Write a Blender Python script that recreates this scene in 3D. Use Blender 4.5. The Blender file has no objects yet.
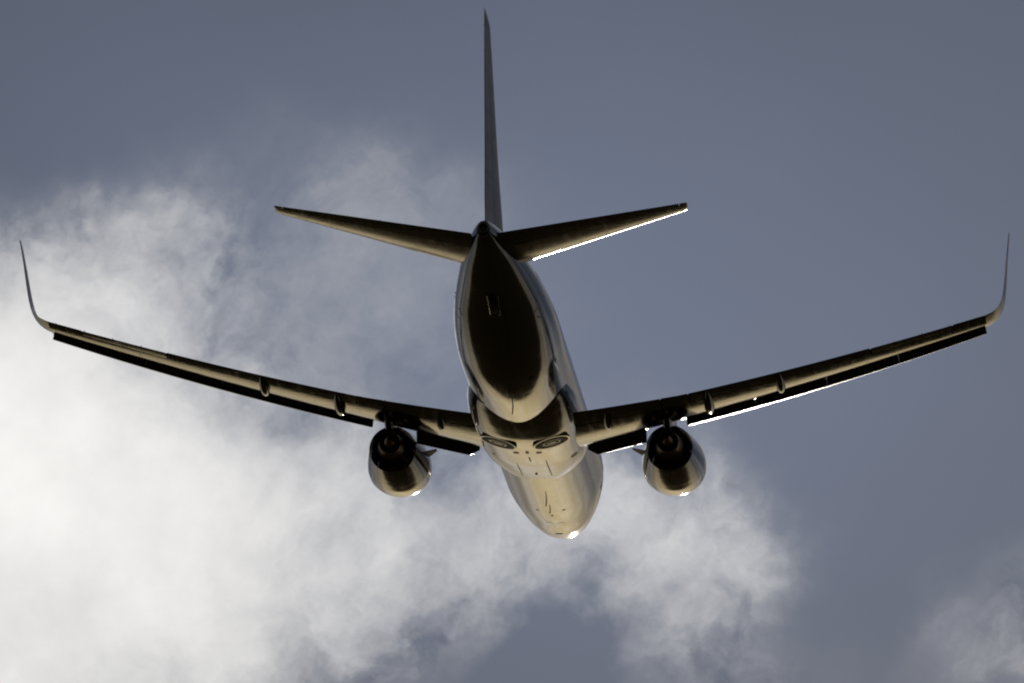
import bpy, bmesh, math, random
from mathutils import Vector, Matrix
random.seed(7)
R = math.radians
scn = bpy.context.scene
col = scn.collection

# ------------------------------------------------------------------ camera, sky, sun, exposure
VIEW_EL = R(32.0)                       # the lens looks up at 32 degrees
CAM_LOC = Vector((0, 0, 1.7))
DIST = 300.0
YAW, ELB, ROLL = R(-4.85), R(13.5), R(0.77)    # where the lens sits relative to the aircraft's axes
PXM, OX, OY = 27.43, 0.46, -1.54
cam_d = bpy.data.cameras.new('camera')
cam_d.sensor_width = 36
cam_d.lens = PXM * DIST / 1024 * 36
cam_d.clip_start = 1.0
cam_d.clip_end = 60000
cam = bpy.data.objects.new('camera', cam_d); col.objects.link(cam)
cam.location = CAM_LOC
cam.rotation_euler = (R(90) + VIEW_EL, 0, 0)
scn.camera = cam

scn.view_settings.view_transform = 'Standard'
scn.view_settings.look = 'None'
scn.view_settings.gamma = 1
scn.view_settings.use_curve_mapping = False
scn.view_settings.exposure = 0.0
scn.render.engine = 'CYCLES'
scn.cycles.filter_width = 2.1            # the long lens is a touch soft

SUN_EL, SUN_AZ = R(22.5), R(3.9)        # azimuth to the right of the view direction (+Y)
SUN_DIR = Vector((math.sin(SUN_AZ)*math.cos(SUN_EL), math.cos(SUN_AZ)*math.cos(SUN_EL), math.sin(SUN_EL)))
sun_d = bpy.data.lights.new('sun', 'SUN'); sun_d.energy = 2.6; sun_d.angle = R(0.5); sun_d.color = (1, .93, .82)
sun = bpy.data.objects.new('sun', sun_d); col.objects.link(sun)
sun.rotation_euler = SUN_DIR.to_track_quat('Z', 'Y').to_euler()

class NT:
    """tiny expression helper for node trees"""
    def __init__(s, nt): s.nt = nt; s.l = nt.links; s.n = nt.nodes
    def put(s, node, i, v):
        if isinstance(v, bpy.types.NodeSocket): s.l.new(v, node.inputs[i])
        else: node.inputs[i].default_value = v
    def m(s, op, a, b=None, c=None, clamp=False):
        n = s.n.new('ShaderNodeMath'); n.operation = op; n.use_clamp = clamp
        s.put(n, 0, a)
        if b is not None: s.put(n, 1, b)
        if c is not None: s.put(n, 2, c)
        return n.outputs[0]
    def dot(s, a, v):
        n = s.n.new('ShaderNodeVectorMath'); n.operation = 'DOT_PRODUCT'
        s.put(n, 0, a); s.put(n, 1, v); return n.outputs['Value']
    def comb(s, x, y, z):
        n = s.n.new('ShaderNodeCombineXYZ'); s.put(n, 0, x); s.put(n, 1, y); s.put(n, 2, z); return n.outputs[0]
    def noise(s, vec, scale, detail=6, rough=.55, dist=0, col=False, lac=2.0):
        n = s.n.new('ShaderNodeTexNoise'); s.put(n, 'Vector', vec)
        n.inputs['Scale'].default_value = scale; n.inputs['Detail'].default_value = detail
        n.inputs['Roughness'].default_value = rough; n.inputs['Distortion'].default_value = dist
        n.inputs['Lacunarity'].default_value = lac
        return n.outputs['Color'] if col else n.outputs[0]
    def ss(s, v, a, b, lo=0., hi=1.):
        n = s.n.new('ShaderNodeMapRange'); n.interpolation_type = 'SMOOTHSTEP'
        s.put(n, 0, v); s.put(n, 1, a); s.put(n, 2, b); s.put(n, 3, lo); s.put(n, 4, hi); return n.outputs[0]
    def mix(s, f, a, b, mode='MIX'):
        n = s.n.new('ShaderNodeMix'); n.data_type = 'RGBA'; n.blend_type = mode
        s.put(n, 0, f); s.put(n, 6, a); s.put(n, 7, b); return n.outputs[2]
    def sep(s, v):
        n = s.n.new('ShaderNodeSeparateXYZ'); s.put(n, 0, v); return n.outputs

def make_world():
    w = bpy.data.worlds.new('World'); scn.world = w; w.use_nodes = True
    t = NT(w.node_tree); t.n.clear()
    out = t.n.new('ShaderNodeOutputWorld')
    sky = t.n.new('ShaderNodeTexSky'); sky.sky_type = 'NISHITA'; sky.sun_disc = False
    sky.sun_elevation = SUN_EL; sky.sun_rotation = SUN_AZ
    sky.air_density = 1.0; sky.dust_density = 1.5; sky.ozone_density = 1.0
    d = t.n.new('ShaderNodeTexCoord').outputs['Generated']
    # sky coordinates on the tangent plane around the patch of sky behind the aircraft
    se, ce = math.sin(VIEW_EL), math.cos(VIEW_EL)
    fw = t.m('MAXIMUM', t.dot(d, (0, ce, se)), .02)
    K = cam_d.lens / 36 * 2             # 1 unit = half the patch width
    u = t.m('MULTIPLY', t.m('DIVIDE', t.dot(d, (1, 0, 0)), fw), K)
    v = t.m('MULTIPLY', t.m('DIVIDE', t.dot(d, (0, -se, ce)), fw), K)
    P = t.comb(u, v, 0)
    warp = t.sep(t.noise(P, 2.2, 5, .55, col=True))
    warp2 = t.sep(t.noise(P, 6.5, 5, .6, col=True))
    def wob(c, k, a, b):
        return t.m('ADD', c, t.m('ADD', t.m('MULTIPLY', t.m('SUBTRACT', warp[k], .5), a), t.m('MULTIPLY', t.m('SUBTRACT', warp2[k], .5), b)))
    uu = wob(u, 0, .34, .16); vv = wob(v, 1, .34, .16)
    def blob(px, py, rx, ry, ang, amp, pw=1.0, U=uu, V=vv):
        u0, v0 = (px-512)/512, (341.5-py)/512
        du = t.m('SUBTRACT', U, u0); dv = t.m('SUBTRACT', V, v0)
        c, s_ = math.cos(R(ang)), math.sin(R(ang))
        a = t.m('ADD', t.m('MULTIPLY', du, c), t.m('MULTIPLY', dv, s_))
        b = t.m('SUBTRACT', t.m('MULTIPLY', dv, c), t.m('MULTIPLY', du, s_))
        q = t.m('ADD', t.m('POWER', t.m('MULTIPLY', a, 512/rx), 2), t.m('POWER', t.m('MULTIPLY', b, 512/ry), 2))
        if pw != 1: q = t.m('POWER', q, pw)
        return t.m('MULTIPLY', t.m('EXPONENT', t.m('MULTIPLY', q, -1)), amp)
    B = None
    for a in CLOUDS:
        x = blob(*a); B = x if B is None else t.m('ADD', B, x)
    # general broken cloud elsewhere in the sky, thickening to a bank along the horizon
    dz = t.sep(d)[2]
    flat = t.m('ADD', t.m('MAXIMUM', dz, 0), .12)
    dx, dy = t.sep(d)[0], t.sep(d)[1]
    pl = t.comb(t.m('DIVIDE', dx, flat), t.m('DIVIDE', dy, flat), 0)
    gen = t.ss(t.noise(pl, 1.3, 7, .55), .42, .72)
    patch = t.m('EXPONENT', t.m('MULTIPLY', t.m('POWER', t.m('ADD', t.m('POWER', t.m('MULTIPLY', u, .42), 2), t.m('POWER', t.m('MULTIPLY', v, .62), 2)), 2), -1))
    patch = t.ss(patch, .02, .35)
    wisp = t.noise(t.comb(t.m('ADD', uu, 3.1), t.m('MULTIPLY', vv, 1.0), 1.7), 4.5, 10, .6, .25)
    wisp2 = t.noise(t.comb(t.m('ADD', u, t.m('MULTIPLY', v, -.45)), t.m('MULTIPLY', v, .8), 5.), 8.5, 9, .62, .25)
    n = t.m('ADD', t.m('MULTIPLY', t.m('SUBTRACT', wisp, .5), 1.5), t.m('MULTIPLY', t.m('SUBTRACT', wisp2, .5), .62))
    edge = t.m('MULTIPLY', t.ss(B, 0.0, .35), t.ss(B, 1.7, .7, .4, 1.))
    dens = t.m('ADD', B, t.m('MULTIPLY', n, edge))
    dens = t.m('MAXIMUM', dens, 0)
    cl = t.m('SUBTRACT', 1, t.m('EXPONENT', t.m('MULTIPLY', t.m('POWER', dens, 1.25), -1.15)))
    cl_all = t.m('ADD', t.m('MULTIPLY', cl, patch), t.m('MULTIPLY', gen, t.m('SUBTRACT', 1, patch)))
    # light scattered forward through cloud and haze near the sun
    cs = t.m('MAXIMUM', t.dot(d, tuple(SUN_DIR)), 0)
    low = t.m('EXPONENT', t.m('MULTIPLY', t.m('POWER', t.m('DIVIDE', t.sep(d)[2], .17), 2), -1))
    glow = t.m('ADD', t.m('MULTIPLY', t.m('POWER', cs, GLOW_N1), GLOW_A1), t.m('MULTIPLY', t.m('MULTIPLY', t.m('ADD', t.m('POWER', cs, 16), .035), low), GLOW_A2))
    # thin high veil turns the clear blue to slate
    veil_l = t.m('ADD', t.m('MULTIPLY', t.noise(P, 1.1, 4, .5), .28), .86)
    shade = blob(560, 330, 560, 330, 0, .50, 1, u, v)
    veil_l = t.m('MULTIPLY', veil_l, t.m('ADD', shade, .66))
    skyc = t.mix(1.0, sky.outputs[0], (SKY_K,)*3 + (1,), 'MULTIPLY')
    veil = t.mix(1.0, VEIL, t.comb(veil_l, veil_l, veil_l), 'MULTIPLY')
    base = t.mix(.90, skyc, veil)
    g3 = t.comb(t.m('MULTIPLY', glow, 1.0), t.m('MULTIPLY', glow, .74), t.m('MULTIPLY', glow, .31))
    away = t.m('SUBTRACT', 1, patch)
    base = t.mix(away, base, t.mix(1.0, base, g3, 'ADD'))
    cb = t.m('ADD', t.m('ADD', .30, t.m('MULTIPLY', t.m('MULTIPLY', patch, .62), t.ss(t.noise(P, 3.4, 7, .6), .3, .7, .90, 1.08))), t.m('MULTIPLY', t.m('ADD', t.m('MULTIPLY', glow, .12), t.m('MULTIPLY', t.m('POWER', cs, 8), .35)), away))
    wf = t.m('MULTIPLY', low, away)
    ccol = t.mix(1.0, CLOUD, t.comb(cb, t.m('MULTIPLY', cb, t.m('SUBTRACT', 1, t.m('MULTIPLY', wf, .15))), t.m('MULTIPLY', cb, t.m('SUBTRACT', 1, t.m('MULTIPLY', wf, .48)))), 'MULTIPLY')
    fin = t.mix(t.m('MINIMUM', cl_all, 1.), base, ccol)
    # darker murk right at the horizon line away from the sun
    bg = t.n.new('ShaderNodeBackground'); t.put(bg, 0, fin); bg.inputs[1].default_value = 0.10
    t.l.new(bg.outputs[0], out.inputs[0])

# photo-side layout of the broken cloud: px, py, radius x, radius y, angle, amount (, falloff power)
CLOUDS = [
    (20, 550, 265, 195, -15, 1.5, 1.3),
    (-10, 420, 190, 100, -35, .95, 1.2),
    (140, 255, 120, 75, 28, .40, 1.5),
    (70, 300, 90, 60, 0, .18, 1),
    (230, 420, 150, 60, -20, .14, 1.2),
    (340, 540, 200, 95, -15, .50, 1.2),
    (390, 180, 110, 45, -10, .12, 1), (225, 310, 60, 60, 0, .16, 1), (-440, 460, 320, 240, 0, 1.6, 1.7),
    (380, 320, 150, 100, 0, .13, 1), (320, 240, 120, 60, 0, .07, 1),
    (690, 550, 105, 90, 0, .50, 1.5),
    (590, 500, 80, 60, 0, .42, 1),
    (545, 645, 75, 60, 0, -.34, 1),
    (690, 670, 120, 50, 0, .22, 1),
    (1010, 645, 85, 52, 30, .26, 1),
    (0, 260, 50, 50, 0, .06, 1),
    (470, 505, 100, 55, 0, .32, 1),
    (240, 640, 120, 60, 0, .12, 1), (400, 650, 80, 50, 0, -.06, 1),
]
SKY_K = .3
VEIL = (1.06, 1.38, 2.12, 1)
CLOUD = (10.3, 10.15, 9.9, 1)
GLOW_N1, GLOW_A1, GLOW_A2 = 60, 5.0, 30.0
make_world()

# ------------------------------------------------------------------ materials
def mat(name):
    m = bpy.data.materials.new(name); m.use_nodes = True
    t = NT(m.node_tree); t.n.clear()
    o = t.n.new('ShaderNodeOutputMaterial'); b = t.n.new('ShaderNodeBsdfPrincipled')
    t.l.new(b.outputs[0], o.inputs[0])
    return m, t, b, o
def bump(t, b, h, strength, dist=.01):
    n = t.n.new('ShaderNodeBump'); n.inputs['Strength'].default_value = strength; n.inputs['Distance'].default_value = dist
    t.put(n, 'Height', h); t.l.new(n.outputs[0], b.inputs['Normal'])
def paint(name, base, rough=.22, metal=0., coat=.6, dirt=.35, lines=True, ior=1.5, pitch=(.51, .0), coat_rough=.035, bumps=.06):
    """aircraft skin: paint with riveted panel seams, grime streaked fore and aft, slight oil-canning"""
    m, t, b, o = mat(name)
    oc = t.n.new('ShaderNodeTexCoord').outputs['Object']
    x, y, z = t.sep(oc)[0], t.sep(oc)[1], t.sep(oc)[2]
    grime = t.noise(t.comb(t.m('MULTIPLY', x, 2.6), t.m('MULTIPLY', y, .35), t.m('MULTIPLY', z, 2.6)), 1.3, 4, .6)
    spots = t.noise(oc, 2.2, 2, .5)
    g = t.m('ADD', t.ss(grime, .42, .75, 0, dirt), t.ss(spots, .58, .8, 0, dirt*.6))
    c = t.mix(t.m('MINIMUM', g, .9), base + (1,), (base[0]*.3, base[1]*.26, base[2]*.2, 1))
    s = 0.
    if lines:
        def seam(coord, step, wdt, ph=0.):
            f = t.m('FRACT', t.m('ADD', t.m('DIVIDE', coord, step), ph + 200))
            a = t.m('ABSOLUTE', t.m('SUBTRACT', f, .5))
            return t.ss(a, .5 - wdt/step, .5 - wdt/step*.4)
        s = t.m('MAXIMUM', seam(y, 1.27, .032), seam(x, .93, .02, .5))
        c = t.mix(t.m('MULTIPLY', s, .55), c, (base[0]*.12, base[1]*.11, base[2]*.1, 1))
    t.put(b, 'Base Color', c)
    t.put(b, 'Roughness', t.m('ADD', rough, t.m('ADD', t.m('MULTIPLY', spots, .05), t.m('ADD', t.ss(grime, .5, .75, 0, .07), t.m('MULTIPLY', s, .05)))))
    b.inputs['Metallic'].default_value = metal
    b.inputs['IOR'].default_value = ior
    b.inputs['Coat Weight'].default_value = coat
    b.inputs['Coat Roughness'].default_value = coat_rough
    wav = t.noise(t.comb(t.m('MULTIPLY', x, 1.4), t.m('MULTIPLY', y, 1.9), t.m('MULTIPLY', z, 1.4)), 1.6, 3, .5)
    bump(t, b, t.m('SUBTRACT', t.m('MULTIPLY', wav, bumps), t.m('MULTIPLY', s, .006)), 1.0, .03)
    return m
def plain(name, base, rough=.5, metal=0., coat=0., noise=True):
    m, t, b, o = mat(name)
    oc = t.n.new('ShaderNodeTexCoord').outputs['Object']
    n = t.noise(oc, 6, 6, .6)
    t.put(b, 'Base Color', t.mix(t.ss(n, .35, .75), base + (1,), tuple(k*.55 for k in base) + (1,)))
    t.put(b, 'Roughness', t.m('ADD', rough - .06, t.m('MULTIPLY', n, .16)))
    b.inputs['Metallic'].default_value = metal; b.inputs['Coat Weight'].default_value = coat
    return m
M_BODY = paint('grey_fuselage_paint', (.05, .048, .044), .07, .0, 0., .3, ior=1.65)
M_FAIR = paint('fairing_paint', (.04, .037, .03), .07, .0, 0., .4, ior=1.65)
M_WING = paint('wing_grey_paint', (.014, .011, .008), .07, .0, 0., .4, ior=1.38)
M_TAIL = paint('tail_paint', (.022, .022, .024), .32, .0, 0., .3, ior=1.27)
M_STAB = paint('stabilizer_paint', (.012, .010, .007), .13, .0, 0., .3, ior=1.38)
M_NAC = paint('nacelle_paint', (.03, .028, .024), .08, .0, 0., .4, lines=False, ior=1.6)
M_BARE = plain('bare_aluminium', (.72, .71, .69), .18, 1.0)
M_DARK = plain('dark_metal', (.035, .032, .03), .45, .6)
M_HOT = plain('exhaust_metal', (.26, .18, .11), .36, 1.0)
M_BLACK = plain('black_rubber', (.018, .018, .018), .6)
M_HUB = plain('hub_metal', (.22, .22, .21), .35, .8)
M_GLASS = plain('window_glass', (.02, .022, .026), .08, 0., 1.)
M_RED = plain('beacon_lens', (.25, .01, .01), .1, 0., 1.)

# ------------------------------------------------------------------ mesh helpers (aircraft axes: x right, y forward, z up; station s = 20 - y)
def link(name, bm, m, parent, smooth=True, sharp=35):
    bmesh.ops.remove_doubles(bm, verts=bm.verts, dist=1e-5)
    bmesh.ops.recalc_face_normals(bm, faces=bm.faces)
    me = bpy.data.meshes.new(name); bm.to_mesh(me); bm.free()
    if smooth:
        for p in me.polygons: p.use_smooth = True
        me.set_sharp_from_angle(angle=R(sharp))
    me.materials.append(m)
    o = bpy.data.objects.new(name, me); col.objects.link(o)
    if parent: o.parent = parent
    return o
def loft(bm, rings, cap=True, closed=True):
    vs = [[bm.verts.new(p) for p in r] for r in rings]
    n = len(vs[0])
    for a, b in zip(vs, vs[1:]):
        for i in range(n if closed else n-1):
            j = (i+1) % n
            bm.faces.new((a[i], a[j], b[j], b[i]))
    if cap:
        for r in (vs[0], vs[-1]):
            try: bm.faces.new(r)
            except ValueError: pass
    return vs
def interp(tab, s):
    """smooth monotone-ish interpolation through a station table [(s, a, b, ...)]"""
    if s <= tab[0][0]: return tab[0][1:]
    if s >= tab[-1][0]: return tab[-1][1:]
    for i in range(len(tab)-1):
        if tab[i][0] <= s <= tab[i+1][0]: break
    h = tab[i+1][0] - tab[i][0]; u = (s - tab[i][0])/h
    res = []
    for k in range(1, len(tab[0])):
        d1 = (tab[i+1][k]-tab[i][k])/h
        def tan(j):
            if j == 0: return (tab[1][k]-tab[0][k])/(tab[1][0]-tab[0][0])
            if j == len(tab)-1: return (tab[-1][k]-tab[-2][k])/(tab[-1][0]-tab[-2][0])
            a = (tab[j][k]-tab[j-1][k])/(tab[j][0]-tab[j-1][0]); b = (tab[j+1][k]-tab[j][k])/(tab[j+1][0]-tab[j][0])
            if a*b <= 0: return 0.
            return 2*a*b/(a+b)
        m0, m1 = tan(i)*h, tan(i+1)*h
        res.append((2*u**3-3*u*u+1)*tab[i][k] + (u**3-2*u*u+u)*m0 + (-2*u**3+3*u*u)*tab[i+1][k] + (u**3-u*u)*m1)
    return res

# ------------------------------------------------------------------ setting: ground, sea, far shore
def disc(name, r0, r1, z, m, kind='structure', nr=24, na=96, c=(0, 0)):
    bm = bmesh.new()
    rings = []
    for i in range(nr+1):
        r = r0 + (r1-r0)*(i/nr)**2 if r0 == 0 else r0*(r1/r0)**(i/nr)
        r = max(r, .01)
        rings.append([(c[0]+r*math.cos(a*math.tau/na), c[1]+r*math.sin(a*math.tau/na), z) for a in range(na)])
    loft(bm, rings, cap=False)
    o = link(name, bm, m, None, smooth=False); o['kind'] = kind
    for p in o.data.polygons:
        if p.normal.z < 0: o.data.flip_normals(); break
    return o
def ground_mat():
    m, t, b, o = mat('grass_and_scrub')
    oc = t.n.new('ShaderNodeTexCoord').outputs['Object']
    n = t.noise(oc, .03, 8, .6); n2 = t.noise(oc, .6, 6, .6)
    c = t.mix(t.ss(n, .35, .65), (.022, .019, .008, 1), (.048, .030, .012, 1))
    c = t.mix(t.ss(n2, .45, .7, 0, .6), c, (.010, .013, .006, 1))
    t.put(b, 'Base Color', c); b.inputs['Roughness'].default_value = .9
    b.inputs['Specular IOR Level'].default_value = 0
    bump(t, b, n2, .6, .5)
    return m
def hill_mat():
    m, t, b, o = mat('wooded_hillside')
    oc = t.n.new('ShaderNodeTexCoord').outputs['Object']
    n = t.noise(oc, .01, 8, .65)
    t.put(b, 'Base Color', t.mix(t.ss(n, .4, .65), (.03, .035, .018, 1), (.06, .055, .035, 1)))
    b.inputs['Roughness'].default_value = .95; b.inputs['Specular IOR Level'].default_value = 0
    return m
disc('ground', 0, 45000, 0, ground_mat(), nr=40)
bm = bmesh.new(); rings = []
from mathutils import noise as mn
NA = 360
prof = [(9000, -2, 0), (9500, 0, .5), (10300, 0, 1.), (11500, 0, .8), (14000, -2, 0)]
for r, z0, k in prof:
    ring = []
    for a in range(NA):
        th = a*math.tau/NA
        h = 20 + 90*max(0, mn.fractal(Vector((math.cos(th)*4, math.sin(th)*4, 1.3)), .7, 2.1, 5)+.35)
        rr = r*(1+.05*mn.noise(Vector((math.cos(th)*6, math.sin(th)*6, r/3000))))
        ring.append((rr*math.cos(th), rr*math.sin(th), z0 + k*h))
    rings.append(ring)
loft(bm, rings, cap=False)
hl = link('hills', bm, hill_mat(), None, sharp=180); hl['kind'] = 'structure'

# ------------------------------------------------------------------ the airliner
jet = bpy.data.objects.new('passenger_jet', None); col.objects.link(jet); jet.empty_display_size = 2
jet['label'] = 'twin engine passenger jet with upturned wing tips climbing away against broken cloud'
jet['category'] = 'airliner'
# pose: rotate aircraft axes into the world so that the lens axis lands where it should
f = Vector((math.sin(YAW)*math.cos(ELB), math.cos(YAW)*math.cos(ELB), math.sin(ELB)))
r = Vector((math.cos(YAW), -math.sin(YAW), 0)); uvec = r.cross(f)
c_, s_ = math.cos(ROLL), math.sin(ROLL)
rb, ub = c_*r + s_*uvec, -s_*r + c_*uvec
Cb = Matrix((rb, ub, f)).transposed()
Cw = Matrix(((1, 0, 0), (0, -math.sin(VIEW_EL), math.cos(VIEW_EL)), (0, math.cos(VIEW_EL), math.sin(VIEW_EL)))).transposed()
Rw = Cw @ Cb.transposed()
cb_ = -OX*rb - OY*ub - DIST*f
jet.rotation_euler = Rw.to_euler()
jet.location = CAM_LOC - Rw @ cb_

FUS = [  # s, top, bottom, half width
    (-.15, -.90, -1.04, .08), (.0, -.62, -1.28, .33), (.35, -.32, -1.48, .60), (.9, .0, -1.66, .88), (1.6, .42, -1.80, 1.14),
    (2.4, 1.0, -1.89, 1.37), (3.2, 1.52, -1.95, 1.57), (4.2, 1.84, -1.95, 1.74), (5.4, 1.97, -1.99, 1.84), (6.6, 2.0, -2.0, 1.88),
    (23.5, 2.0, -2.0, 1.88), (25.4, 2.0, -1.975, 1.88), (27, 2.0, -1.87, 1.87), (29, 2.0, -1.52, 1.79), (31, 1.99, -1.02, 1.60),
    (33, 1.95, -.40, 1.30), (35, 1.88, .14, .94), (36.5, 1.79, .55, .60), (37.5, 1.66, .83, .36), (37.9, 1.55, .98, .23)]
def fus_pt(s, a, grow=0.):
    top, bot, w = interp(FUS, s)
    zc = bot + (top-bot)*.49
    ca, sa = math.cos(a), math.sin(a)
    h = (top-zc) if ca > 0 else (zc-bot)
    n = 2.0
    return Vector(((w+grow)*sa, 20-s, zc + (h+grow)*ca))
def build_fuselage():
    bm = bmesh.new()
    st = sorted(set([-.15, -.12, -.08, -.03, .0, .05, .12, .2, .3, .4, .55, .7, .9, 1.2, 1.6, 2, 2.4, 2.8, 3.2, 3.7, 4.2, 4.8, 5.4, 6, 6.6] + [7+i for i in range(17)] + [23.5+i*.5 for i in range(29)] + [37.7, 37.9]))
    NA = 96
    rings = [[fus_pt(s, i*math.tau/NA) for i in range(NA)] for s in st]
    loft(bm, rings)
    return link('fuselage', bm, M_BODY, jet, sharp=60)
fus = build_fuselage()

FAIR = [  # s, half width, bottom z, exponent
    (11.4, 1.0, -1.84, 2.0), (12.2, 1.45, -1.93, 2.1), (13.4, 1.80, -2.02, 2.2), (14.8, 1.98, -2.10, 2.3), (16.5, 2.03, -2.18, 2.4),
    (19.0, 2.03, -2.22, 2.4), (20.2, 2.01, -2.20, 2.4), (21.3, 1.97, -2.12, 2.3), (22.5, 1.85, -1.99, 2.2), (23.5, 1.68, -1.86, 2.1)]
FZC = -.75
def fair_pt(s, a, grow=0.):
    w, zb, n = interp(FAIR, s)
    ca, sa = math.cos(a), math.sin(a)                  # a = 0 is straight down
    h = FZC - zb
    x = (w+grow)*math.copysign(abs(sa)**(2/n), sa); z = FZC - (h+grow)*math.copysign(abs(ca)**(2/n), ca) if ca > 0 else FZC - .5*ca
    return Vector((x, 20-s, z))
def build_fairing():
    bm = bmesh.new()
    N = 72
    st = [11.4+i*12.1/48 for i in range(49)]
    loft(bm, [[fair_pt(s, i*math.tau/N) for i in range(N)] for s in st])
    return link('belly_fairing', bm, M_FAIR, jet, sharp=60)
fair = build_fairing()

# ---- aerofoil surfaces
def thick(x, t): return 5*t*(.2969*math.sqrt(max(x, 0))-.126*x-.3516*x*x+.2843*x**3-.1016*x**4) + .0012*x
def camber(x, m): return m*(4*x*(1-x))*(.75+.5*x)
def foil(a, b, t, m, n=16, nose_cut=False):
    """ring of (x, z) from x=b on top round the front to x=b underneath; fractions of chord"""
    xs = [a + (b-a)*(1-math.cos(math.pi*i/n))/2 for i in range(n+1)]
    up = [(x, camber(x, m)+thick(x, t)) for x in reversed(xs)]
    lo = [(x, camber(x, m)-thick(x, t)) for x in (xs[1:] if a == 0 else xs)]
    return up + lo
class Stn:
    def __init__(s, x, le, chord, z, cant=0., tw=0., t=.12, m=.015): s.__dict__.update(x=x, le=le, chord=chord, z=z, cant=cant, tw=tw, t=t, m=m)
    def p(s, xc, zc, sx=1, off=(0, 0)):
        """chord fraction point -> aircraft axes; twist turns about the quarter chord"""
        dx, dz = (xc-.25)*s.chord, zc*s.chord
        ct, st_ = math.cos(s.tw), math.sin(s.tw)
        dx, dz = dx*ct + dz*st_, -dx*st_ + dz*ct
        dx += off[0]; dz += off[1]
        return Vector((sx*(s.x - math.sin(s.cant)*dz), 20-(s.le+.25*s.chord+dx), s.z + math.cos(s.cant)*dz))
KX = 5.7
def wing_stn(x):
    if x < KX:
        u = (x-1.9)/(KX-1.9); le = 15.5 + u*(17.6-15.5); te = 21.0 + u*.35
    else:
        u = (x-KX)/(16.9-KX); le = 17.6 + u*(23.3-17.6); te = 21.35 + u*(24.85-21.35)
    w = max(0, (x-1.9)/15)
    z = -1.14 + (x-1.9)*.105 + 0.82*w**2
    return Stn(x, le, te-le, z, math.atan(.105+.13*w), R(2.6-3.4*w*w), .155-.04*min(1, w*1.3), -.003)
def blend_stn(k):
    """winglet stations, k = 0 at the wing tip, 1 at the winglet tip"""
    pts = [(0, 16.9, 23.3, 1.55, 0), (.08, 17.18, 23.45, 1.48, .12), (.16, 17.40, 23.66, 1.40, .32), (.25, 17.52, 23.92, 1.30, .58), (.4, 17.60, 24.35, 1.10, 1.05), (.7, 17.68, 25.15, .78, 1.88), (.97, 17.77, 25.9, .50, 2.62), (1, 17.78, 26.02, .40, 2.68)]
    x, le, c, dz = interp(pts, k)
    tip = wing_stn(16.9)
    cants = [(0, tip.cant), (.08, .35), (.16, .75), (.25, 1.15), (.4, 1.38), (.7, 1.42), (1, 1.42)]
    return Stn(x, le, c, tip.z+dz, interp(cants, k)[0], tip.tw*(1-k), .10-.01*k, .0)

def surface(name, stns, a, b, m, parent, sx, xf=None, n=16, flatnose=False):
    bm = bmesh.new(); rings = []
    for st in stns:
        ring = foil(a, b, st.t, st.m, n)
        rings.append([st.p(*(xf(xc, zc, st) if xf else (xc, zc)), sx) for xc, zc in ring])
    loft(bm, rings)
    return link(name, bm, m, parent, sharp=40)
def frange(a, b, n): return [a+(b-a)*i/n for i in range(n+1)]

def slat_ring(st, defl=R(24), fwd=.055, drop=.055, a=.15, al=.035):
    k = max(0, min(1, (st.x-5.7)/11.2)); a += .10*k; drop += .035*k; fwd += .04*k; al += .02*k
    """hollow crescent slat pushed forward and drooped"""
    n = 10
    xs = [a*(1-math.cos(math.pi*i/n/1.0))/2 for i in range(n+1)]
    outer = [(x, camber(x, st.m)+thick(x, st.t)) for x in reversed(xs)]
    xl = [al*i/4 for i in range(1, 5)]
    outer += [(x, camber(x, st.m)-thick(x, st.t)) for x in xl]
    tail = outer[0]; heel = outer[-1]
    inner = []
    for i in range(1, 8):
        u = i/8
        cx, cz = heel[0]*(1-u)+tail[0]*u, heel[1]*(1-u)+tail[1]*u
        bulge = math.sin(math.pi*u)*.030
        inner.append((cx-bulge*.9, cz+bulge*.55))
    ring = outer+inner
    c, s = math.cos(defl), math.sin(defl)
    piv = (a*.6, 0)
    res = []
    for x, z in ring:
        dx, dz = x-piv[0], z-piv[1]
        # nose goes down: rotate so the front (negative dx) drops
        res.append((piv[0] + dx*c - dz*s*-1*-1 - fwd, piv[1] + dx*s + dz*c - drop))
    return res
def flap_xf(h, defl, aft, drop):
    def f(xc, zc, st):
        dx, dz = xc-h, zc
        c, s = math.cos(defl), math.sin(defl)
        return h + dx*c + dz*s + aft, dz*c - dx*s - drop
    return f

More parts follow.
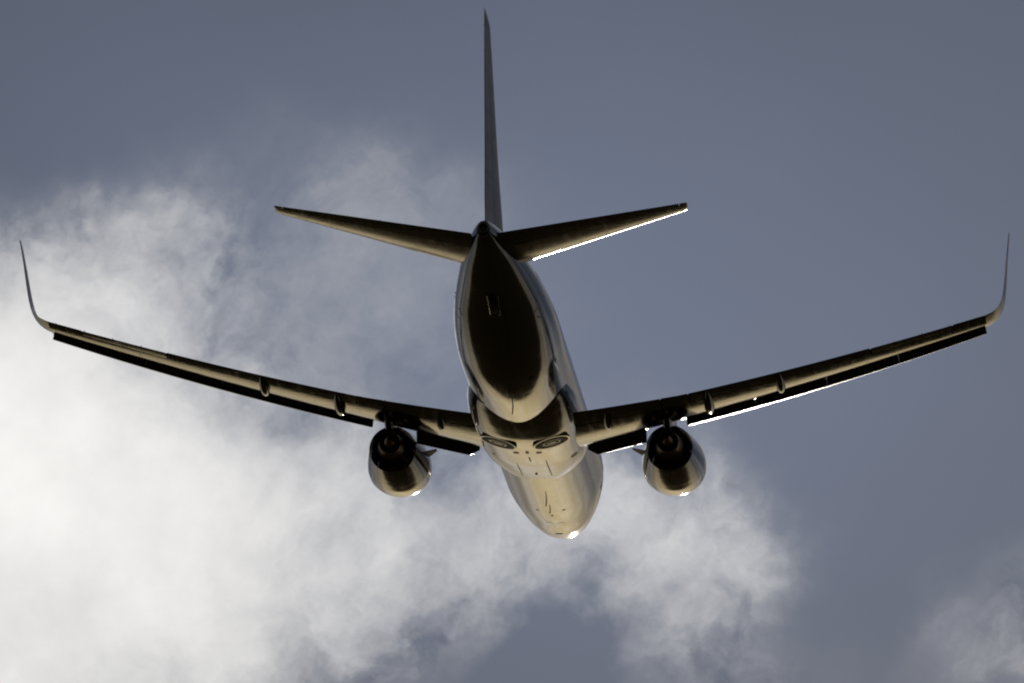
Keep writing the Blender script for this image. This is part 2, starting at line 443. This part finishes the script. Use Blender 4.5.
def build_wing(sx):
    kn = 'wing'
    xs = frange(1.0, KX, 10) + frange(KX, 16.9, 22)[1:]
    stns = [wing_stn(x) for x in xs]
    # wing box from the nose to the rear spar; the trailing part is closed by flaps and ailerons
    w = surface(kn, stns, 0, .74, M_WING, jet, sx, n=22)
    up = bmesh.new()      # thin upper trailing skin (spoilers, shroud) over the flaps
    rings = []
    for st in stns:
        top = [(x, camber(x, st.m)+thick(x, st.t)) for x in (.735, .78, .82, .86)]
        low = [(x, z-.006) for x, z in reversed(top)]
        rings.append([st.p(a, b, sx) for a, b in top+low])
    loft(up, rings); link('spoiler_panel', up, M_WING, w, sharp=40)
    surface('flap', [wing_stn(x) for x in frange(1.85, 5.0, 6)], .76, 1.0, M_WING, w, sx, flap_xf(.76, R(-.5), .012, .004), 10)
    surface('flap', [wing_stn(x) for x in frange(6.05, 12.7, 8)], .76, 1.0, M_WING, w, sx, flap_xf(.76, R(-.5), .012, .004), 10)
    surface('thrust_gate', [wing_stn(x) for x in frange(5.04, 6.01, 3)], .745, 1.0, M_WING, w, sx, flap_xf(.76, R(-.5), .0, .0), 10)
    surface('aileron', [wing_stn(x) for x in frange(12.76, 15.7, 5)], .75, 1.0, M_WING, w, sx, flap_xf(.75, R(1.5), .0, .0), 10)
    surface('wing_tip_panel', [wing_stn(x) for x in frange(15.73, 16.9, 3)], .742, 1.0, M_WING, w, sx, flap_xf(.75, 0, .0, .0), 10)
    # slats, four outboard of the engine
    for a, b in ((5.75, 8.358), (8.362, 11.008), (11.012, 13.658), (13.662, 16.86)):
        bm = bmesh.new()
        loft(bm, [[wing_stn(x).p(p, q, sx) for p, q in slat_ring(wing_stn(x))] for x in frange(a, b, 4)])
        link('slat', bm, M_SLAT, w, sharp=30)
    # krueger flap inboard of the engine: a plate hinged under the nose, swung forward and down
    bm = bmesh.new(); rings = []
    for i, x in enumerate(frange(2.0, 4.25, 6)):
        st = wing_stn(x); k = .62 if i else .3
        base = st.p(.012, -.022, 1)
        d1 = Vector((0, math.cos(R(52)), -math.sin(R(52)))); nn = Vector((0, math.sin(R(52)), math.cos(R(52))))
        pr = [(0, .0), (.15, .05), (.5*k, .075), (.9*k, .06), (k, .0), (.96*k, -.045), (.7*k, -.02), (.3*k, .01)]
        rings.append([Vector((sx*x, *((base + d1*p + nn*q)[1:]))) for p, q in pr])
    loft(bm, rings); link('krueger_flap', bm, M_SLAT, w, sharp=40)
    # winglet
    ks = [0, .04, .08, .12, .16, .2, .25, .32, .4, .5, .6, .7, .8, .9, .97, 1]
    surface('winglet', [blend_stn(k) for k in ks], 0, 1, M_WLET, w, sx, n=14)
    # flap track fairings
    for x, L, dep in ((3.05, 1.8, .19), (6.75, 2.3, .22), (9.4, 2.0, .20)):
        st = wing_stn(x); bm = bmesh.new(); rings = []
        c0 = .33 if x > 5 else .60
        n = 18
        for i in range(n+1):
            u = i/n
            s = st.le + c0*st.chord + u*L
            rad = dep*(math.sin(math.pi*u**.55)**.6)
            rad = max(rad, .012)
            xc = (s-st.le)/st.chord
            zl = st.p(min(xc, 1.), camber(min(xc, 1), st.m)-thick(min(xc, 1), st.t), 1).z
            zc = zl - dep*.30*(1-u)
            rings.append([(sx*(x + rad*.85*math.sin(a*math.tau/16)), 20-s, zc + rad*(.75 if math.cos(a*math.tau/16) > 0 else .95)*math.cos(a*math.tau/16)) for a in range(16)])
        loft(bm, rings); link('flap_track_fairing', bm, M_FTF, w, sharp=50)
    # static wicks
    for x in (13.6, 14.6, 15.6, 16.6):
        st = wing_stn(x); bm = bmesh.new(); p = st.p(1, 0, sx)
        loft(bm, [[p+Vector((math.cos(a)*.012, -d, math.sin(a)*.012)) for a in (0, 2.1, 4.2)] for d in (-.05, .16)])
        link('static_wick', bm, M_DARK, w)
    # navigation light in the wing tip nose
    st = wing_stn(16.8); bm = bmesh.new()
    bmesh.ops.create_uvsphere(bm, u_segments=12, v_segments=8, radius=.07, matrix=Matrix.Translation(st.p(.03, -.01, sx)) @ Matrix.Diagonal((1.6, 1.2, .8, 1)))
    link('navigation_light', bm, M_GLASS, w)
    return w
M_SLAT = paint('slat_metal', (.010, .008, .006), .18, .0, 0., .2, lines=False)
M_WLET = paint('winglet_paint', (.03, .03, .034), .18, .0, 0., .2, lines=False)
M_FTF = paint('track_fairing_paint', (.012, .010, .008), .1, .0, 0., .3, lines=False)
for sx in (-1, 1): build_wing(sx)

# ---- engines
NAC = [  # s, outer radius
    (10.75, .83), (10.80, .90), (10.95, .97), (11.3, 1.06), (11.9, 1.145), (12.4, 1.14), (13.0, 1.095), (13.7, 1.02), (14.4, .93), (14.95, .85)]
DS = 2.0      # nacelle set this far aft of the station table
def build_engine(sx):
    X0, Z0 = 5.11, -1.72
    def circ(s, r, n=64, flat=1.0, dx=0., dz=0.):
        res = []
        for i in range(n):
            a = i*math.tau/n; ca, sa = math.cos(a), math.sin(a)
            k = 1.
            x_, z_ = sa*r*(1+.035*flat), ca*r
            if ca < 0: z_ = ca*r*(1-.05*flat*min(1, -ca*1.2)); x_ = sa*r*(1+.035*flat+.03*flat*min(1, -ca*2))
            res.append(Vector((sx*(X0+dx) + x_, 20-s-DS, Z0 + dz + z_)))
        return res
    bm = bmesh.new()
    rings = [circ(s, interp(NAC, s)[0], flat=max(0, 1-(s-10.75)/4.4)) for s in frange(10.75, 14.95, 34)]
    inner = [(14.955, .845), (14.6, .86), (14.0, .9), (13.0, .88), (12.0, .80), (11.3, .76), (10.9, .765), (10.78, .80)]
    rings += [circ(s, r, flat=max(0, 1-(s-10.75)/4.4)) for s, r in inner] + [rings[0]]
    loft(bm, rings, cap=False)
    e = link('engine', bm, M_NAC, jet, sharp=50)
    # polished inlet lip
    # fan disc and duct blocker far inside
    bm = bmesh.new(); loft(bm, [circ(11.9, .79, flat=.5), circ(12.0, .79, flat=.5)]); link('fan_face', bm, M_DARK, e)
    # core cowl, nozzle and plug
    bm = bmesh.new()
    core = [(12.02, .55), (13.4, .64), (14.4, .62), (15.1, .53), (15.75, .42), (15.9, .395), (15.9, .37), (15.3, .40), (15.0, .40)]
    loft(bm, [circ(s, r, flat=0) for s, r in core]); link('core_nozzle', bm, M_HOT, e, sharp=50)
    bm = bmesh.new()
    plug = [(15.02, .30), (15.6, .27), (16.1, .19), (16.45, .08), (16.5, .02)]
    loft(bm, [circ(s, r, flat=0) for s, r in plug]); link('exhaust_plug', bm, M_HOT, e, sharp=50)
    # lower splitter in the fan duct
    bm = bmesh.new()
    loft(bm, [[(sx*X0-.09, 20-s-DS, Z0-.50), (sx*X0+.09, 20-s-DS, Z0-.50), (sx*X0+.12, 20-s-DS, Z0-.855), (sx*X0-.12, 20-s-DS, Z0-.855)] for s in (12.6, 14.6)]); link('duct_splitter', bm, M_NAC, e, sharp=30)
    # pylon
    bm = bmesh.new(); rings = []
    PY = [(13.9, .02, 1.12, 1.14), (14.6, .13, 1.0, 1.32), (15.8, .19, .8, 1.55), (17.0, .20, .42, 1.7), (18.2, .19, .36, 1.72), (18.9, .14, .60, 1.6), (19.5, .08, .85, 1.5), (20.0, .02, 1.1, 1.4)]
    for s in frange(13.9, 20.0, 28):
        w_, lo, hi = interp(PY, s)
        st = wing_stn(X0)
        rg = []
        for i in range(16):
            a = i*math.tau/16; ca, sa = math.cos(a), math.sin(a)
            zc = (lo+hi)/2; h = (hi-lo)/2
            rg.append((sx*X0 + w_*math.copysign(abs(sa)**.7, sa), 20-s, Z0 + zc + h*math.copysign(abs(ca)**.6, ca)))
        rings.append(rg)
    # keep the pylon's upper edge buried in the wing, never above it
    rings = [[(x, y, min(z, (wing_stn(X0).z + .18) if 20-y > 16.8 else z)) for x, y, z in rg] for rg in rings]
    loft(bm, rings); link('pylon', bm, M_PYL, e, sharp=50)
    # strake on the inboard shoulder
    bm = bmesh.new()
    a = R(76); n = Vector((-sx*math.sin(a), 0, math.cos(a))); tn = Vector((n.z, 0, -n.x))
    base = Vector((sx*X0, 0, Z0))
    pr = [(12.3, 1.08, 1.10), (12.6, 1.1, 1.30), (13.0, 1.08, 1.52), (13.3, 1.04, 1.52), (13.32, 1.0, 1.04)]
    rr = []
    for side in (-1, 1):
        rr.append([base + n*q + tn*.012*side + Vector((0, 20-s-DS, 0)) for s, p, q in pr] + [base + n*p*.96 + tn*.012*side + Vector((0, 20-s-DS, 0)) for s, p, q in reversed(pr)])
    loft(bm, rr); link('strake', bm, M_BLACK, e, smooth=False)
    # latch beam and drain mast beneath the cowl
    bm = bmesh.new()
    loft(bm, [[(sx*X0+.012*a_, 20-s-DS, Z0-interp(NAC, s)[0]*.95+(.02 if b_ else -.006)) for a_, b_ in ((-1, 1), (1, 1), (1, 0), (-1, 0))] for s in frange(11.6, 14.8, 12)])
    link('cowl_latch_seam', bm, M_DARK, e, smooth=False)
    return e
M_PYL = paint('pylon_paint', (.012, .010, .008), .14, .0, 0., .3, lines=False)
for sx in (-1, 1): build_engine(sx)

# ---- tail
def build_tail():
    # horizontal stabilizers
    for sx in (-1, 1):
        def stn(x, k=0):
            u = (x-.3)/(7.02-.3)
            return Stn(x, 33.55+u*4.95, 4.25-u*3.35, 1.00+(x-.3)*.108, math.atan(.108), R(-1.5), .105-.03*u, -.004)
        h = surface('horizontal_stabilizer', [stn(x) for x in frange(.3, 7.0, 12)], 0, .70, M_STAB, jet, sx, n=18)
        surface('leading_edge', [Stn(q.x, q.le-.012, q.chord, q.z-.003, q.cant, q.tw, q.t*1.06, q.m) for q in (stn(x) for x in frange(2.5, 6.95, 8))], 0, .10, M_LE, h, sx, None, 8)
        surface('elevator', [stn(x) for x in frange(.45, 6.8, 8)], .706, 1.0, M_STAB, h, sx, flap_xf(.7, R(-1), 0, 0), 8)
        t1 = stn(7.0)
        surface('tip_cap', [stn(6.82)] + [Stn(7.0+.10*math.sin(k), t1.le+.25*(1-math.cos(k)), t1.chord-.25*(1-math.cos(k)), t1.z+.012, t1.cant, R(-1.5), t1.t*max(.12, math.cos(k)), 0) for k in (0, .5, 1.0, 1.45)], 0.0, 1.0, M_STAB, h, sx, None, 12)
        for x in (3.5, 4.6, 5.7, 6.7):
            p = stn(x).p(1, 0, sx); bm = bmesh.new()
            loft(bm, [[p+Vector((math.cos(a)*.011, -d, math.sin(a)*.011)) for a in (0, 2.1, 4.2)] for d in (-.03, .15)])
            link('static_wick', bm, M_DARK, h)
    # fin
    FIN = [(1.4, 27.6, 37.2), (2.05, 30.3, 37.35), (2.5, 31.7, 37.45), (2.9, 32.25, 37.5), (8.5, 36.65, 38.75), (8.85, 37.0, 38.78), (8.93, 37.3, 38.78)]
    def frg(z, a, b, n=16, dx=0):
        le, te = interp(FIN, z); c = te-le; tc = .095 if z > 3 else .095*5.2/c if c > 5.3 else .095
        if z > 3: tc *= 1-.3*(z-3)/5.7
        if z > 8.7: tc *= max(.15, 1-(z-8.7)/.26)
        return [Vector((zc*c, 20-(le+xc*c), z)) for xc, zc in foil(a, b, tc, 0, n)]
    zs = [1.4, 1.7, 2.05, 2.3, 2.5, 2.7, 2.9] + frange(3.3, 8.5, 10) + [8.7, 8.8, 8.88, 8.93]
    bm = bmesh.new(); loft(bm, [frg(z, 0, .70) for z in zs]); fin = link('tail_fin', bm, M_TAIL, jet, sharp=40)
    bm = bmesh.new(); loft(bm, [frg(z, .706, 1.) for z in [1.75, 2.0, 2.3, 2.5, 2.7, 2.9] + frange(3.3, 8.5, 10)]); link('rudder', bm, M_RUD, fin, sharp=40)
    bm = bmesh.new(); loft(bm, [frg(z, .69, 1.) for z in (8.52, 8.7, 8.8, 8.88, 8.93)]); link('fin_cap', bm, M_TAIL, fin, sharp=40)
    for z in (6.5, 7.4, 8.3):
        le, te = interp(FIN, z); bm = bmesh.new(); p = Vector((0, 20-te, z))
        loft(bm, [[p+Vector((math.cos(a)*.011, -d, math.sin(a)*.011)) for a in (0, 2.1, 4.2)] for d in (-.03, .15)])
        link('static_wick', bm, M_DARK, fin)
M_RUD = paint('rudder_paint', (.05, .048, .042), .30, .0, 0., .3, ior=1.3, lines=False)
M_LE = plain('leading_edge_aluminium', (.42, .41, .38), .44, 1.0)
build_tail()

# ---- fuselage fittings (aft to fore)
def tube_exhaust():
    bm = bmesh.new()
    top, bot, w = interp(FUS, 37.9); zc = (top+bot)/2
    prof = [(37.7, .26), (37.95, .20), (38.03, .17), (38.03, .14), (37.8, .13)]
    loft(bm, [[(r_*math.sin(a*math.tau/24), 20-s, zc+r_*math.cos(a*math.tau/24)*1.05) for a in range(24)] for s, r_ in prof])
    link('exhaust_outlet', bm, M_DARK, fus)
tube_exhaust()
def on_belly(x, s, body='f'):
    """point and outward normal on the underside at lateral x and station s"""
    fn = (lambda a, st: fus_pt(st, math.pi - a)) if body == 'f' else (lambda a, st: fair_pt(st, a))
    lo, hi = -1.4, 1.4
    for _ in range(40):
        mid = (lo+hi)/2
        if fn(mid, s).x < x: lo = mid
        else: hi = mid
    a = (lo+hi)/2; p = fn(a, s)
    n = (fn(a+.02, s)-fn(a-.02, s)).cross(fn(a, s+.05)-fn(a, s-.05)).normalized()
    if n.z > 0: n = -n
    return p, n
def frame_at(x, s, body='f'):
    p, n = on_belly(x, s, body)
    fy = Vector((0, 1, 0)); fy = (fy - n*fy.dot(n)).normalized(); fx = fy.cross(n)
    return Matrix.Translation(p) @ Matrix((fx, fy, n)).transposed().to_4x4()      # local z points out
def blade(name, x, s, L, H, body='f', m=None, th=.02, rake=.5):
    T = frame_at(x, s, body); bm = bmesh.new()
    rings = []
    for k in (-.08, .0, .5, .9, 1.0):
        c = L*(1-.45*max(0, k)) * (1 if k < .95 else .7); o = -rake*L*max(0, k)
        rings.append([T @ Vector((th*q, c*(.5-p)+o, H*k)) for p, q in ((0, 0), (.25, 1), (.6, .9), (1, 0), (.6, -.9), (.25, -1))])
    loft(bm, rings); return link(name, bm, m or M_DARK, fus if body == 'f' else fair, sharp=40)
def patch(name, x, s, w, l, body='f', m=None, lift=.006, ring=False, nseg=24):
    """a shallow plate or grille following the skin"""
    bm = bmesh.new(); T = frame_at(x, s, body)
    def pt(k, sc, z):
        a = k*math.tau/nseg
        px = w/2*sc*math.copysign(abs(math.cos(a))**.7, math.cos(a)); py = l/2*sc*math.copysign(abs(math.sin(a))**.7, math.sin(a))
        q = T @ Vector((px, py, 0))
        p, n = on_belly(q.x, 20-q.y, body)
        return p + n*z
    rings = [[pt(k, 1, -.02) for k in range(nseg)], [pt(k, 1, lift) for k in range(nseg)], [pt(k, .5, lift+.001) for k in range(nseg)], [pt(k, .02, lift+.001) for k in range(nseg)]]
    loft(bm, rings); return link(name, bm, m or M_DARK, fus if body == 'f' else fair, sharp=40)
# tail skid
def tail_skid():
    T = frame_at(0, 33.3); bm = bmesh.new()
    path = [(-.19, -.75), (-.17, .0), (-.17, .55), (-.12, .70), (0, .76), (.12, .70), (.17, .55), (.17, 0), (.19, -.75)]
    rings = []
    for i, (px, py) in enumerate(path):
        a = Vector(path[max(0, i-1)]); b = Vector(path[min(len(path)-1, i+1)]); d = (b-a).normalized(); nn = Vector((d.y, -d.x))
        rings.append([T @ Vector((px+nn.x*.018*math.cos(k*math.tau/8), py+nn.y*.018*math.cos(k*math.tau/8), .02+.03*math.sin(k*math.tau/8))) for k in range(8)])
    loft(bm, rings); o = link('tail_skid', bm, M_BARE, fus)
    bm = bmesh.new()
    rings = [[T @ Vector((x*w_, y, z)) for x, z in ((-1, -.05), (-.8, h), (.8, h), (1, -.05))] for y, w_, h in ((-.9, .08, .01), (-.4, .13, .07), (.3, .13, .09), (.6, .08, .03))]
    loft(bm, rings); link('skid_shoe', bm, M_BLACK, o, sharp=30)
tail_skid()
# main wheels, seen side-on in their open wells
for sx in (-1, 1):
    T = frame_at(sx*.98, 19.55, 'b')
    def rev(prof, n=48): return [[T @ Vector((r_*math.cos(a*math.tau/n), r_*math.sin(a*math.tau/n), z)) for a in range(n)] for r_, z in prof]
    bm = bmesh.new(); loft(bm, rev([(.70, -.08), (.70, .008), (.63, .008), (.63, -.05)]), cap=False)
    ws = link('wheel_well_seal', bm, M_FAIR, fair, sharp=30)
    bm = bmesh.new(); loft(bm, rev([(.62, -.06), (.615, .0), (.58, .018), (.48, .024), (.40, .018), (.37, .004), (.36, -.06)]), cap=False)
    ty = link('wheel', bm, M_BLACK, fair, sharp=50)
    bm = bmesh.new(); loft(bm, rev([(.355, -.05), (.35, .012), (.27, .016), (.26, .010)]), cap=False); link('rim', bm, M_HUB, ty, sharp=30)
    bm = bmesh.new(); loft(bm, rev([(.26, -.05), (.258, .008), (.19, .008), (.185, -.05)]), cap=False); link('groove_shade_ring', bm, M_BLACK, ty, sharp=30)  # flush black ring: the shade of the groove round the hub, as colour
    bm = bmesh.new(); loft(bm, rev([(.185, -.05), (.18, .014), (.08, .022), (.005, .022)])); link('hub', bm, M_HUB, ty, sharp=30)
for x, s, w, l in ((-.42, 18.35, .22, .34), (.42, 18.35, .22, .34), (0, 18.45, .12, .5), (-1.35, 17.0, .12, .2), (1.55, 16.1, .3, .45), (.0, 17.2, .06, .9)):
    patch('drain_vent', x, s, w, l, 'b')
patch('access_panel', .55, 15.2, .05, 3.4, 'b')
patch('access_panel', -.55, 15.0, .04, 2.6, 'b')
patch('outflow_grille', -.25, 22.6, .04, 1.1, 'b')
blade('drain_mast', 0, 24.95, .38, .34)
blade('blade_antenna', 0, 9.4, .34, .28, m=M_DARK)
blade('blade_antenna', 0, 7.6, .24, .16)
blade('blade_antenna', 0, 26.6, .26, .22)
for x, s, w, l in ((-.5, 7.3, .12, .16), (.5, 7.3, .12, .16), (0, 6.6, .10, .2), (0, 3.1, .30, .22)):
    patch('vent', x, s, w, l)
for sx in (-1, 1): patch('nose_gear_door', sx*.21, 4.3, .36, 1.9, m=M_BODY, lift=.004)
patch('pressure_relief_door', .9, 27.4, .3, .4, m=M_BODY, lift=.01)
bm = bmesh.new(); bmesh.ops.create_uvsphere(bm, u_segments=16, v_segments=10, radius=.05, matrix=frame_at(0, 14.2, 'b')); link('beacon_light', bm, M_RED, fair)
# cabin windows down both sides
wm = None
def side_pt(sx, s, z):
    lo, hi = .05, math.pi-.05
    for _ in range(40):
        mid = (lo+hi)/2
        if fus_pt(s, mid).z > z: lo = mid
        else: hi = mid
    a = (lo+hi)/2; p = fus_pt(s, a); n = (fus_pt(s, a+.02)-fus_pt(s, a-.02)).cross(fus_pt(s+.05, a)-fus_pt(s-.05, a)).normalized()
    if n.x < 0: n = -n
    return Vector((sx*p.x, p.y, p.z)), Vector((sx*n.x, n.y, n.z))
def side_plate(name, sx, s, z, w, h, m, lift=.004, exp=.7):
    bm = bmesh.new(); rings = []
    for sc, l in ((1, -.02), (1, lift), (.05, lift)):
        rg = []
        for k in range(16):
            a = k*math.tau/16
            p, n = side_pt(sx, s + w/2*sc*math.copysign(abs(math.cos(a))**exp, math.cos(a)), z + h/2*sc*math.copysign(abs(math.sin(a))**exp, math.sin(a)))
            rg.append(p + n*l)
        rings.append(rg)
    loft(bm, rings); return link(name, bm, m, fus, sharp=30)
for sx in (-1, 1):
    for i in range(47):
        s = 6.6 + i*.508
        side_plate('cabin_window', sx, s, .62, .25, .36, M_GLASS)
    side_plate('cabin_door', sx, 5.1, .2, .85, 1.8, M_BODY, .01, .35)
    side_plate('cabin_door', sx, 31.3, .55, .75, 1.6, M_BODY, .01, .35)
    for s, z, w in ((1.75, .35, .5), (2.35, .62, .55)):
        side_plate('cockpit_window', sx, s, z, w, .36, M_GLASS, .006, .5)
side_plate('cargo_door', 1, 8.5, -1.0, 1.2, .9, M_BODY, .003, .35)
side_plate('cargo_door', 1, 26.2, -.85, 1.2, .8, M_BODY, .003, .35)
